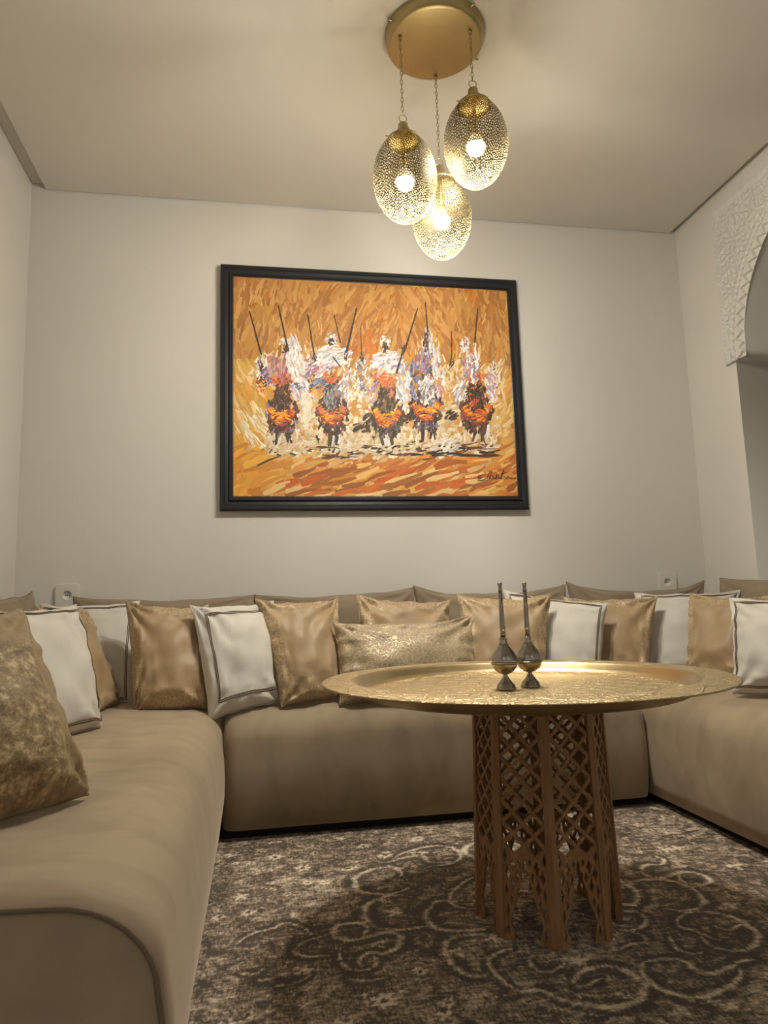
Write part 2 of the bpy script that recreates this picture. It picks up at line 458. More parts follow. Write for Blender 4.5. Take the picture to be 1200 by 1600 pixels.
    for nm, arr in (('motif', m), ('ink', dk)):
        at = me.attributes.new(nm, 'FLOAT', 'POINT'); at.data.foreach_set('value', np.concatenate([arr, np.zeros(nb)]).astype(np.float32))
    k = NT('distressed_rug'); v = k.obj()
    mo = k.n('ShaderNodeAttribute', attribute_name='motif').outputs[2]; ink = k.n('ShaderNodeAttribute', attribute_name='ink').outputs[2]
    weave = k.noise(k.obj((1, .28, 1)), 170, 5, .75); weave2 = k.noise(k.obj((.25, 1, 1)), 120, 4, .7); big = k.noise(v, 3.2, 3); med = k.noise(v, 26, 5, .7, .8)
    g = k.math('ADD', k.math('MULTIPLY', weave, .55), k.math('MULTIPLY', weave2, .45))
    f = k.math('ADD', k.math('ADD', k.math('MULTIPLY', k.math('SUBTRACT', g, .5), 2.9), k.math('MULTIPLY', k.math('SUBTRACT', med, .5), 2.0)),
               k.math('ADD', k.math('MULTIPLY', mo, .66), k.math('ADD', .24, k.math('MULTIPLY', k.math('SUBTRACT', big, .5), .7))))
    f = k.math('SUBTRACT', f, k.math('MULTIPLY', ink, .55), True)
    c = k.ramp(f, [(.0, (.095, .075, .058)), (.20, (.21, .16, .115)), (.46, (.46, .37, .265)), (.82, (.88, .78, .61))])
    k.set(color=c, rough=.95, sheen=.2, spec=.1, normal=k.bump(g, .6, .004))
    o = link('rug', me, k.m)
    tag(o, 'faded grey and beige patterned rug with scrolls under the tray table', 'rug')
rug()

# ------------------------------------------------------------------ sofas
def mattress(name, depth, length, stations_end, r=.12, zt=.425, z0=.045, bulge=.03, mat=None, parent=None, flat_start=False, crown=.012, taper=0.0):
    """seat block in local coords: d = away from the wall (local X), s along (local Y 0..length)"""
    def prof(inset):
        D2 = depth-inset; z = zt-inset*.8
        pts = [(0, z0), (0, z)]
        for t in (.25, .5, .75, .9): pts.append((t*(D2-r), z+crown*math.sin(math.pi*t)))
        for i in range(9):
            a = math.pi/2*i/8; pts.append((D2-r+(r+bulge*.5)*math.sin(a), z-r+r*math.cos(a)))
        for t in (.2, .4, .6, .8, 1):
            zz = (z-r)*(1-t)+z0*t; pts.append((D2+bulge*(.5+.5*math.sin(math.pi*(t*.8+.05)))-bulge*.6*t*t, zz))
        return pts
    sts = []
    re = .05
    n_mid = max(8, int(length/.09))
    if not flat_start:
        for i in range(5): a = math.pi/2*i/5; sts.append((re*(1-math.cos(a)), re*(1-math.sin(a))))
    for i in range(n_mid+1): sts.append((None, i/n_mid))
    if stations_end:
        for i in range(1, 6): a = math.pi/2*i/5; sts.append((('e', re*math.sin(a)), re*(1-math.cos(a))))
    rows = []
    s_a = 0 if flat_start else re; s_b = length-(re if stations_end else 0)
    for p, q in sts:
        if p is None: s, ins = s_a+(s_b-s_a)*q, 0
        elif isinstance(p, tuple): s, ins = s_b+p[1], q
        else: s, ins = p, q
        rows.append((s, ins))
    vs, fs = [], []
    for (s, ins) in rows:
        for (dd, z) in prof(ins):
            nz = noise.noise(Vector((dd*5, s*4, z*5+length)))*.007
            dd = dd*(1+taper*(1-s/length))
            vs.append((dd+nz*.6*(dd > .1), s, z+nz*(z > z0+.01)))
    npf = len(prof(0))
    for i in range(len(rows)-1):
        for j in range(npf-1):
            fs.append((i*npf+j, (i+1)*npf+j, (i+1)*npf+j+1, i*npf+j+1))
        fs.append((i*npf+npf-1, (i+1)*npf+npf-1, (i+1)*npf, i*npf))
    fs.append(tuple(range(npf))); fs.append(tuple(reversed(range((len(rows)-1)*npf, len(rows)*npf))))
    me = bpy.data.meshes.new(name); me.from_pydata(vs, [], fs)
    bm = bmesh.new(); bm.from_mesh(me); bmesh.ops.recalc_face_normals(bm, faces=bm.faces)
    for f_ in bm.faces: f_.smooth = len(f_.verts) == 4
    bm.to_mesh(me); bm.free()
    o = link(name, me, mat, parent)
    o['_p'] = 0; del o['_p']
    return o, prof(0)
# left seat: local X -> +x, local Y -> +y (near end at y = -2.26)
LY = -2.20
s1 = empty('sofa_seat', (0.004, LY, .0), 'long taupe velvet sofa seat along the left wall with piped square end', 'sofa')
m1, pf = mattress('mattress', .850, 2.192, False, r=.105, zt=.43, mat=M['velvet_side'], parent=s1, flat_start=True, taper=.026)
pp = [(dd*1.026, -.003, z) for dd, z in pf if z > .05]
tube('piping', pp, .0038, M['piping'], s1)
box('plinth',   .03, .78, .03, 2.18, .0005, .05, M['plinth'], s1)
# back seat: local X -> -y, local Y -> +x
s2 = empty('sofa_seat', (.876, -.004, 0), 'middle taupe velvet sofa seat along the back wall under the painting', 'sofa')
s2.rotation_euler = (0, 0, -math.pi/2)
# rotation -90deg: local X -> -y, local Y -> +x
m2, _ = mattress('mattress', .648, 1.534, True, r=.11, zt=.425, mat=M['velvet'], parent=s2)
box('plinth', .03, .60, .0, 1.50, .0005, .05, M['plinth'], s2)
# right seat: local X -> -x, local Y -> -y
s3 = empty('sofa_seat', (W-.004, -.008, 0), 'right-hand taupe velvet sofa seat along the arched wall', 'sofa')
s3.rotation_euler = (0, 0, math.pi)
m3, _ = mattress('mattress', .722, 2.3, True, r=.13, zt=.43, mat=M['velvet_side'], parent=s3)
box('plinth', .03, .68, .02, 2.26, .0005, .05, M['plinth'], s3)

# ------------------------------------------------------------------ cushions
def cushion(name, corners, T, mat, label, cat='cushion', group=None, k=.07, kt=.12, N=40, ear=1.0, seed=0, border=None, crease=1.2, back=.3, piping=None, pw=.42):
    BL, BR, TR, TL = [Vector(c) for c in corners]
    cen = (BL+BR+TR+TL)/4; base = Vector((cen.x, cen.y, min(BL.z, BR.z)))
    nrm = ((BR-BL)+(TR-TL)).cross((TL-BL)+(TR-BR)).normalized()   # faces the viewer's side
    root = empty(name, base, label, cat, group)
    def pos(u, v, side):
        uu = u*(1-k*(1-abs(v)**3)*abs(u)); vv = v*(1-kt*(1-abs(u)**3)*abs(v)*(1.0 if v > 0 else .4))
        a, b = (uu+1)/2, (vv+1)/2
        p = (BL*(1-a)+BR*a)*(1-b)+(TL*(1-a)+TR*a)*b
        h = max(0, (1-u*u)*(1-v*v))**pw * (1-.16*v)
        t = T*(.62 if side > 0 else back)*h
        q = Vector((u*2.0+seed*3.1, v*2.0+seed, seed*1.7+side))
        em = 1-h
        n1 = noise.noise(q*1.1)*.014*h
        d = min(1, (abs(u)**3+abs(v)**3))
        wr = noise.noise(Vector((u*9+seed, v*3, seed)))*.010*crease*h**.5*(abs(u)**2) + noise.noise(Vector((u*3, v*9+seed, seed+4)))*.010*crease*h**.5*(abs(v)**2)
        diag = (math.sin((u*1.0+v*1.3+noise.noise(q)*.9)*9+seed)*.0055)*crease*h*(max(0, d-.15))
        fold = 0
        for ci, (cu_, cv_) in enumerate(((-1, -1), (1, -1), (1, 1), (-1, 1))):
            du, dv = u-cu_, v-cv_; rr_ = math.hypot(du, dv)
            th_ = math.atan2(abs(dv), abs(du)) + .22*noise.noise(Vector((u*1.6+ci*3, v*1.6, seed*1.3)))
            am = .0065+.0055*noise.noise(Vector((seed*2.1, ci*5.3, 0.4)))
            fold += math.sin(th_*(9+(seed+ci) % 4)+seed*1.9+ci)*math.exp(-rr_/.62)*min(1, rr_/.30)*am
        fold += math.sin(v*17+3*noise.noise(Vector((v*2, seed, u))))*.0028*abs(u)**5*(1-abs(v)**3)
        fold += math.sin(u*15+3*noise.noise(Vector((u*2, seed+5, v))))*.0022*abs(v)**5*(1-abs(u)**3)
        t += (n1+wr+diag+fold*crease*1.5)*(1 if side > 0 else .5)
        p = p + nrm*(side*t)
        # wavering outline
        ed = noise.noise(Vector((u*3.3+seed, v*3.3, 2.2)))*.006*em
        p = p + Vector((0, 0, ed))
        return p-base
    def grid(i): # denser to edges
        t = -1+2*i/N; return math.sin(t*math.pi/2)*.6+t*.4
    vs, fs, uvs = [], [], []
    idx = {}
    for side in (1, -1):
        for j in range(N+1):
            for i in range(N+1):
                if side < 0 and (i in (0, N) or j in (0, N)): idx[(side, i, j)] = idx[(1, i, j)]; continue
                idx[(side, i, j)] = len(vs); u, v = grid(i), grid(j)
                vs.append(pos(u, v, side)); uvs.append(((u+1)/2, (v+1)/2))
    for side in (1, -1):
        for j in range(N):
            for i in range(N):
                q = [idx[(side, i, j)], idx[(side, i+1, j)], idx[(side, i+1, j+1)], idx[(side, i, j+1)]]
                fs.append(tuple(q if side > 0 else reversed(q)))
    mesh_from('cover', vs, fs, mat, root, True, uvs)
    if border:
        for bo in border:
            pts = []
            rr = .10
            def lp(t):    # rounded rectangle walk
                sgm = int(t) % 4; f = t-int(t); e = 1-bo
                c4 = [(-e, -e), (e, -e), (e, e), (-e, e)]; a, b = c4[sgm], c4[(sgm+1) % 4]
                return (a[0]*(1-f)+b[0]*f, a[1]*(1-f)+b[1]*f)
            for t in range(0, 96):
                u, v = lp(t/24.0); pts.append(pos(u, v, 1)+nrm*.0012)
            tube('border_cord', pts, (.0016), M['cord'], root, 5, True)
    # seam edge
    ed = [idx[(1, i, 0)] for i in range(N)]+[idx[(1, N, j)] for j in range(N)]+[idx[(1, i, N)] for i in range(N, 0, -1)]+[idx[(1, 0, j)] for j in range(N, 0, -1)]
    tube('seam', [vs[i] for i in ed], .0022, piping or mat, root, 5, True)
    return root

# rear bolsters leaning on the walls (0.7 m wide)
G1 = 'taupe velvet bolsters leaning on the walls'
def rear(c, label, seed, T=.115, kt=.10):
    cushion('back_cushion', c, T, M['velvet_rear'], label, group=G1, k=.03, kt=kt, seed=seed, crease=.8, piping=M['piping'], back=.35, pw=.36)
zb = .43
rear([(.268, -.145, zb), (.975, -.145, zb), (.980, -.085, .825), (.252, -.09, .835)], 'taupe velvet back cushion right of the left wall socket, leftmost on the back wall', 1)
rear([(.990, -.145, zb), (1.665, -.145, zb), (1.672, -.085, .838), (.974, -.09, .823)], 'taupe velvet back cushion behind the small gold cushion, second on the back wall', 2)
rear([(1.68, -.145, zb), (2.38, -.145, zb), (2.378, -.09, .838), (1.664, -.095, .845)], 'taupe velvet back cushion behind the sprinkler necks, third on the back wall', 3, kt=.2)
rear([(2.395, -.145, zb), (2.985, -.145, zb), (3.085, -.085, .836), (2.384, -.09, .852)], 'taupe velvet back cushion under the right wall socket', 4, kt=.24)
rear([(W-.095, -.225, zb), (W-.095, -.90, zb), (W-.06, -.93, .836), (W-.055, -.18, .846)], 'taupe velvet back cushion on the arched wall beside the corner', 5)
rear([(.115, -.88, zb), (.115, -.20, zb), (.10, -.105, .858), (.095, -.88, .825)], 'taupe velvet back cushion on the left wall beside the corner and socket', 6)

BD = (.095, .122)
CU = dict(
 c4=([0.237,-0.36,0.421],[0.541,-0.38,0.426],[0.537,-0.25,0.812],[0.173,-0.25,0.809]),
 c5=([0.575,-0.57,0.419],[0.828,-0.55,0.418],[0.809,-0.38,0.786],[0.518,-0.43,0.81]),
 c6=([0.831,-0.62,0.395],[1.071,-0.53,0.431],[1.051,-0.36,0.796],[0.753,-0.5,0.784]),
 c7=([1.074,-0.59,0.423],[1.297,-0.52,0.436],[1.305,-0.33,0.805],[0.983,-0.43,0.802]),
 c8=([1.366,-0.42,0.433],[1.737,-0.42,0.425],[1.781,-0.28,0.783],[1.384,-0.28,0.814]),
 c9=([1.276,-0.6,0.425],[1.787,-0.58,0.420],[1.827,-0.46,0.72],[1.265,-0.49,0.708]),
 c10=([1.751,-0.53,0.434],[2.048,-0.60,0.432],[2.140,-0.48,0.789],[1.776,-0.40,0.800]),
 c11=([1.978,-0.44,0.435],[2.272,-0.58,0.424],[2.390,-0.46,0.746],[2.015,-0.27,0.818]),
 c12=([2.229,-0.36,0.436],[2.522,-0.50,0.43],[2.655,-0.39,0.771],[2.296,-0.235,0.781]),
 c13=([2.549,-0.38,0.435],[2.889,-0.5,0.436],[3.058,-0.38,0.786],[2.627,-0.25,0.789]),
 c14=([2.605,-0.62,0.436],[2.726,-0.86,0.438],[2.856,-0.8,0.761],[2.735,-0.49,0.783]),
 c15=([2.554,-0.955,0.436],[2.75,-1.27,0.438],[2.86,-1.24,0.75],[2.617,-0.90,0.755]),
 c3=([0.455,-0.76,0.436],[0.492,-0.41,0.436],[0.352,-0.385,0.79],[0.31,-0.75,0.79]),
 c2=([0.385,-1.27,0.436],[0.552,-0.933,0.436],[0.450,-0.835,0.792],[0.28,-1.18,0.785]),
 c1=([0.47,-2.06,0.436],[0.70,-1.718,0.436],[0.55,-1.634,0.776],[0.31,-1.97,0.78]))
GG, GW = 'gold satin throw cushions', 'white corded throw cushions'
def gold(key, label, T, seed, mat='gold', name='throw_cushion'):
    cushion(name, CU[key], T, M[mat], label, group=GG, seed=seed, crease=1.5)
def white(key, label, T, seed, cr=1.0):
    cushion('throw_cushion', CU[key], T, M['white'], label, group=GW, seed=seed, border=((.20, .235) if key == 'c6' else BD), crease=cr*.7, k=.06, kt=.09)
gold('c1', 'large crushed gold velvet cushion at the left edge, nearest the camera', .16, 11, 'crushed')
white('c2', 'white corded cushion leaning on the left, right beside the big crushed gold cushion', .12, 12)
gold('c3', 'plain gold satin cushion squeezed between two white cushions on the left', .10, 13)
white('c4', 'white corded cushion in the far left corner below the socket', .12, 14)
gold('c5', 'gold satin cushion standing in the left corner right of a white cushion', .13, 15)
white('c6', 'white corded cushion tilted over the gap between left and middle seats', .13, 16, 1.6)
gold('c7', 'gold satin cushion with embroidered edges left of the brocade lumbar cushion', .13, 17)
gold('c8', 'gold cushion with embroidered top peeking out behind the lumbar cushion', .12, 18)
cushion('lumbar_cushion', CU['c9'], .13, M['brocade'], 'wide cream gold brocade lumbar cushion behind the brass tray', seed=19, crease=1.6, k=.05, kt=.16)
gold('c10', 'gold satin cushion directly behind the two silver sprinklers', .12, 20)
white('c11', 'white corded cushion just right of the sprinklers', .12, 21)
gold('c12', 'gold satin cushion between two white cushions right of the sprinklers', .11, 22)
white('c13', 'white corded cushion in the far right corner under the socket', .11, 23)
gold('c14', 'gold satin cushion with fringed left edge on the right-hand seat', .11, 24)
white('c15', 'white corded cushion at the right edge, nearest on the right-hand seat', .13, 25, 1.6)

# ------------------------------------------------------------------ tray table
PX, PY, PA = 1.687, -1.40, math.radians(-107)
RB, RT, ZT = .172, .157, .531
st = empty('tray_stand', (PX, PY, .0115), 'octagonal carved wooden lattice stand carrying the brass tray', 'table')
def screen_mesh():
    wb, wt = 2*RB*math.sin(math.pi/8), 2*RT*math.sin(math.pi/8)
    Hh = ZT-.0115
    def hw(z): return .5*(wb+(wt-wb)*z/Hh)
    right = [(0, .178), (.004, .163), (.004, .152), (.010, .145), (.010, .131), (.014, .118), (.019, .105), (.020, .090), (.026, .075), (.033, .058), (.038, .040), (.036, .030), (.031, .018), (.030, .0)]
    outer = [(-x, z) for x, z in right] + [(-hw(0), 0), (-hw(Hh), Hh), (hw(Hh), Hh), (hw(0), 0)] + [(x, z) for x, z in reversed(right[1:])]
    holes = []
    quarter = [(0, 1.0), (.18, .70), (.44, .62), (.46, .40), (.72, .30), (1.0, 0)]
    def star(cx, cz, a, b, clip=None):
        q = quarter
        pts = [(x*a, z*b) for x, z in q]
        pts = pts + [(x, -z) for x, z in reversed(pts[:-1])] + [(-x, -z) for x, z in pts[1:-1]] + [(-x, z) for x, z in reversed(pts[1:])]
        out = [(cx+x, cz+z) for x, z in pts]
        return out
    inner = .0135
    rows = 15; dz = .0240
    for r_ in range(rows):
        z = Hh-.030-r_*dz
        if z < .195: break
        wi = hw(z)-inner; sp = wi   # column spacing
        cols = [-.5, .5] if r_ % 2 == 0 else [-1, 0, 1]
        for c_ in cols:
            a, b = wi*.385, .0192
            if abs(c_) == 1:
                sgn = 1 if c_ > 0 else -1
                q = [(-sgn*x*a, zz*b) for x, zz in quarter]
                pts = [(0, b)]+q[1:]+[(x, -zz) for x, zz in reversed(q[1:-1])]+[(0, -b)]
                holes.append([(sgn*(wi*1.0)+x, z+zz) for x, zz in pts])
            else:
                if z < .215 and abs(c_) < .1: continue
                if z < .19: 
                    continue
                holes.append(star(c_*wi, z, a, b))
    # openings in the legs of the arch
    for sgn in (-1, 1):
        for (xc, zc, a, b) in ((.046, .176, .0055, .017), (.012, .168, .0045, .009), (.0275, .158, .0075, .016), (.0180, .136, .0048, .013), (.041, .140, .0065, .017), (.030, .116, .0058, .018), (.0445, .104, .0045, .017), (.0335, .083, .0045, .012), (.0425, .062, .0040, .017), (.0425, .022, .0045, .013)):
            if sgn*xc: holes.append([(sgn*xc+a*x, zc+b*z) for x, z in ((0, 1), (.5, .4), (1, 0), (.5, -.4), (0, -1), (-.5, -.4), (-1, 0), (-.5, .4))][::sgn])
    return outer, holes
outer, holes = screen_mesh()
first = None
ap_b, ap_t = RB*math.cos(math.pi/8), RT*math.cos(math.pi/8); tilt = math.atan((ap_b-ap_t)/(ZT-.0115))
for i in range(8):
    a = PA+math.pi/8+i*math.pi/4
    nx, ny = math.cos(a), math.sin(a)
    xax = Vector((-ny, nx, 0)); nv = Vector((nx*math.cos(tilt), ny*math.cos(tilt), math.sin(tilt))); zax = nv.cross(xax)
    if zax.z < 0: zax = -zax
    m = Matrix((xax, zax, nv)).transposed().to_4x4(); m.translation = Vector((nx*(ap_b-.004), ny*(ap_b-.004), 0))
    if first is None:
        first = curve_plate('lattice_panel', outer, holes, .007, M['wood'], st); o = first
    else:
        o = first.copy(); C.objects.link(o)
    o.matrix_local = m
# corner posts: slim two-faced staves over each corner
def post_mesh():
    vs, fs = [], []
    Hh = ZT-.0115; n = 10
    h = .0135
    ca = math.pi/8
    for i in range(n+1):
        t = i/n; R = RB+(RT-RB)*t+.0035; z = Hh*t
        tx = -math.sin(ca)*h*1.0
        for (rr, tt) in ((R, 0), (R-h*math.sin(ca), h*math.cos(ca)), (R-h*math.sin(ca)-.011, h*math.cos(ca)-.004), (R-.013, 0), (R-h*math.sin(ca)-.011, -h*math.cos(ca)+.004), (R-h*math.sin(ca), -h*math.cos(ca))):
            vs.append((rr, tt, z))
    for i in range(n):
        for j in range(6): fs.append((i*6+j, i*6+(j+1) % 6, (i+1)*6+(j+1) % 6, (i+1)*6+j))
    fs.append((5, 4, 3, 2, 1, 0)); fs.append(tuple(n*6+j for j in range(6)))
    return vs, fs
pv, pfc = post_mesh(); p0 = None
for i in range(8):
    if p0 is None: p0 = mesh_from('corner_post', pv, pfc, M['wood'], st); o = p0
    else: o = p0.copy(); C.objects.link(o)
    o.rotation_euler = (0, 0, PA+i*math.pi/4)
# top rim board (octagonal ring)
octo = [((RT+.002)*math.cos(PA+i*math.pi/4), (RT+.002)*math.sin(PA+i*math.pi/4)) for i in range(8)]
octi = [(.83*x, .83*y) for x, y in octo]
curve_plate('top_board', octo, [octi], .014, M['wood'], st, Matrix.Translation((0, 0, ZT-.0115+.007)))

TX, TY = 1.621, -1.474
tr = empty('brass_tray', (TX, TY, .5452), 'large round engraved brass tray with raised wall and wide rim', 'tray')
Rm = .478
prof = [(0, .010), (.12, .010), (.24, .0095), (.33, .010), (.366, .011), (.378, .0135), (.388, .024), (.395, .036), (.401, .0415), (.408, .0425), (.43, .0418), (.455, .0405), (.470, .0398), (.4765, .0402), (Rm, .0388), (.4765, .0366), (.468, .0368), (.43, .0385), (.410, .039), (.403, .0375), (.397, .031), (.389, .019), (.380, .0075), (.366, .0028), (.30, .001), (0, .001)]
prof = [(r, z*1.0+.0003) for r, z in prof]
lathe('plate', prof, M['tray'], tr, 144, lambda a, r, z: (.0022*math.sin(a*5+1)+.0012*math.sin(a*13)+.0010*math.sin(a*29))*max(0, (r-.40)/.078))
TZ = .5452+.0103

# rosewater sprinklers
def sprinkler(loc, label, rz, tilt):
    t = empty('rosewater_sprinkler', loc, label, 'sprinkler', 'silver rosewater sprinklers on the tray')
    t.scale = (1.05, 1.05, .965); t.rotation_euler = (tilt[0], tilt[1], rz)
    lathe('foot', [(0, .0), (.0225, 0), (.0232, .002), (.0225, .004), (.0215, .0048), (.0205, .011), (.0165, .015), (.0115, .022), (.0062, .031), (.0052, .034), (.0052, .037), (0, .037)], M['pewter'], t, 32)
    lathe('lower_bowl', [(0, .0355), (.006, .036), (.014, .039), (.022, .0455), (.0278, .055), (.0300, .064), (0, .064)], M['pewter_gold'], t, 36)
    flute = lambda a, r, z: .028*math.cos(a*8)
    lathe('body', [(0, .0645), (.0296, .0645), (.0296, .070), (.0272, .080), (.0225, .090), (.0165, .0985), (.0118, .106), (.0090, .114), (.0075, .122), (.0068, .128), (0, .128)], M['pewter'], t, 64, flute)
    lathe('belt', [(.0290, .0625), (.0325, .0632), (.0330, .0642), (.0325, .0652), (.0290, .066)], M['pewter'], t, 36)
    lathe('collar', [(0, .108), (.0112, .108), (.0122, .1095), (.0105, .111), (.0080, .114), (.0070, .1215), (.0102, .1222), (.0106, .1238), (.0085, .1252), (0, .1255)], M['pewter'], t, 28)
    lathe('neck', [(0, .125), (.0066, .125), (.0062, .15), (.0052, .19), (.0045, .243), (0, .243)], M['pewter'], t, 10)
    lathe('spout_cap', [(0, .241), (.0050, .241), (.0054, .244), (.0042, .247), (.0041, .255), (.0054, .2575), (.0054, .2615), (.0042, .2635), (0, .2635)], M['pewter'], t, 16)
sprinkler((1.584, -1.471, TZ+.0004), 'left tall-necked silver rosewater sprinkler standing on the brass tray', .3, (0, -.012))
sprinkler((1.656, -1.446, TZ+.0004), 'right tall-necked silver rosewater sprinkler standing on the brass tray', .8, (0.0, -.02))

# ------------------------------------------------------------------ pendant lamp
CXc, CYc = 1.590, -1.070
hl = empty('pendant_lamp', (CXc, CYc, H-.0285), 'brass ceiling lamp with three perforated egg-shaped pendants on chains', 'lamp')
ZC = H-.0285
lathe('canopy', [(0, -.034), (.145, -.034), (.155, -.033), (.160, -.029), (.163, -.022), (.1655, -.006), (.167, -.001), (.167, 0), (0, 0)], M['brass'], hl, 72)
for a in (20, 115, 200, 300):
    a = math.radians(a); p = Vector((.163*math.cos(a), .163*math.sin(a), -.014)); q = Vector((.182*math.cos(a), .182*math.sin(a), -.014))
    o = tube('thumb_screw', [p, p.lerp(q, .55), p.lerp(q, .6), q], .0032, M['brass'], hl, 8)
def egg_mesh(n=3400, a=.1035, h=.150):
    r2 = np.random.RandomState(3); pts = []
    ga = math.pi*(3-math.sqrt(5))
    for i in range(n):
        z = 1-2*(i+.5)/n; rr = math.sqrt(1-z*z); t = ga*i; v = np.array([rr*math.cos(t), rr*math.sin(t), z])+r2.normal(0, .012, 3)
        pts.append(v/np.linalg.norm(v))
    bm = bmesh.new(); bv = [bm.verts.new(p) for p in pts]; bmesh.ops.convex_hull(bm, input=bv); bm.normal_update()
    cent = {}
    vs, fs = [], []
    def outp(p):
        p = Vector(p).normalized(); zz = p.z
        k_ = 1.0+.02*zz if zz < 0 else 1-.05*zz   # slightly slimmer top
        return (p.x*a*k_, p.y*a*k_, zz*h)
    bm.verts.ensure_lookup_table(); bm.faces.ensure_lookup_table()
    for f in bm.faces: cent[f] = len(vs); vs.append(f.calc_center_median().normalized())
    for v in bm.verts:
        # faces around v in order
        if v.co.z > .93: 
            pass
        fl = list(v.link_faces)
        if len(fl) < 3: continue
        nr = v.co.normalized(); t1 = nr.orthogonal().normalized(); t2 = nr.cross(t1)
        fl.sort(key=lambda f: math.atan2((f.calc_center_median()-v.co).dot(t2), (f.calc_center_median()-v.co).dot(t1)))
        ids = [cent[f] for f in fl]; c = sum((vs[i] for i in ids), Vector())/len(ids)
        sc = .60 + .15*r2.rand()
        if v.co.z > .885: continue
        inn = []
        for i in ids: inn.append(len(vs)); vs.append(c.lerp(vs[i], sc))
        L_ = len(ids)
        for q in range(L_): fs.append((ids[q], ids[(q+1) % L_], inn[(q+1) % L_], inn[q]))
    bm.free()
    me = bpy.data.meshes.new('shade'); me.from_pydata([outp(v) for v in vs], [], fs)
    for p in me.polygons: p.use_smooth = True
    me.materials.append(M['shade']); return me
egg = egg_mesh()
def chain(x, y, z0, z1, parent):
    n = max(3, int(round((z0-z1)/.0155))); bm = bmesh.new(); L_ = (z0-z1)/n
    for i in range(n):
        zc = z0-(i+.5)*L_; ang = (i % 2)*math.pi/2 + .3*math.sin(i*1.7)
        ring = []
        for k_ in range(10):
            t = 2*math.pi*k_/10; u = .0042*math.cos(t); w = (L_*.5+.0022)*math.sin(t); c = Vector((x+u*math.cos(ang), y+u*math.sin(ang), zc+w))
            rad = Vector((math.cos(t)*math.cos(ang), math.cos(t)*math.sin(ang), math.sin(t))); nn = Vector((-math.sin(ang), math.cos(ang), 0))
            ring.append([bm.verts.new(c+(rad*math.cos(q)+nn*math.sin(q))*.0011) for q in (0, 1.57, 3.14, 4.71)])
        for k_ in range(10):
            for q in range(4): bm.faces.new((ring[k_][q], ring[k_][(q+1) % 4], ring[(k_+1) % 10][(q+1) % 4], ring[(k_+1) % 10][q]))
    return from_bm('chain', bm, M['brass'], parent, True)
for (x, y, zc) in ((1.467, -1.088, 2.120), (1.626, -.937, 2.085), (1.690, -1.145, 2.222)):
    lx, ly = x-CXc, y-CYc
    top = zc+.150-ZC      # top of the shade, in lamp coordinates
    sh = link('shade', egg, None, hl); sh.location = (lx, ly, zc-ZC)
    cap = lathe('cap', [(r_c, .127+(z_c-.127)*1.25) for r_c, z_c in ((.0545, .125), (.0555, .128), (.053, .132), (.043, .138), (.032, .145), (.024, .154), (.018, .164), (.0155, .171), (.016, .175), (.010, .1765), (0, .177))], M['brass'], sh, 36, caps=False)
    tube('ring', [(.0125*math.cos(t), 0, .208+.0125*math.sin(t)) for t in [2*math.pi*q/20 for q in range(20)]], .0016, M['brass'], sh, 6, True)
    tube('loop', [(0, 0, .188), (0, 0, .197)], .003, M['brass'], sh, 6)
    tube('thumb_screw', [(-.048, -.010, .131), (-.055, -.012, .132), (-.056, -.012, .132), (-.061, -.013, .1325)], .0026, M['brass'], sh, 6)
    lathe('bulb', [(0, -.042), (.008, -.0412), (.016, -.038), (.0235, -.031), (.0285, -.021), (.030, -.011)], M['bulb'], sh, 28, caps=False)
    lathe('bulb_light_block', [(.030, -.0110), (.0296, -.005), (.027, .004), (.020, .016), (.014, .027), (0, .029)], M['plastic'], sh, 28, caps=False)  # opaque upper half, added to keep the bulb's light off the ceiling
    tube('lamp_socket', [(0, 0, .028), (0, 0, .150)], .006, M['brass'], sh, 12)
    chain(lx, ly, -.033, zc+.2195-ZC, hl)
    lathe('chain_hook', [(0, -.034), (.007, -.034), (.006, -.040), (.003, -.044), (0, -.045)], M['brass'], hl, 12, loc=(lx, ly, 0))

# ------------------------------------------------------------------ wall sockets
def socket(x, z, label):
    s = empty('wall_socket', (x, -.0005, z), label, 'socket', 'white wall sockets on the back wall')
    w, h_ = .046, .046
    out = []
    for i in range(41):
        t = 2*math.pi*i/41; c_, s_ = math.cos(t), math.sin(t); e = .28
        out.append((math.copysign(abs(c_)**e, c_)*w, math.copysign(abs(s_)**e, s_)*h_))
    ring = [(.019*math.cos(2*math.pi*i/24), .019*math.sin(2*math.pi*i/24)) for i in range(24)]
    xf = Matrix(((1, 0, 0, 0), (0, 0, 1, -.006), (0, 1, 0, 0), (0, 0, 0, 1)))
    curve_plate('cover_plate', out, [ring], .008, M['plastic'], s, xf, .0015)
    rot = Matrix.Rotation(math.pi/2, 4, 'X')
    o = lathe('socket_well', [(.020, .0105), (.0185, .0105), (.0175, .003), (0, .003)], M['plastic'], s, 28, caps=False); o.data.transform(rot)
    for dx in (-.0075, 0, .0075):
        o = lathe('pin_hole', [(0, .0042), (.0024, .0042), (.0024, .003)], M['dark'], s, 10); o.data.transform(Matrix.Translation((dx, 0, 0)) @ rot)
socket(.209, .845, 'white wall socket at the far left above the sofa corner')
socket(2.941, .838, 'white wall socket at the far right near the arched wall')

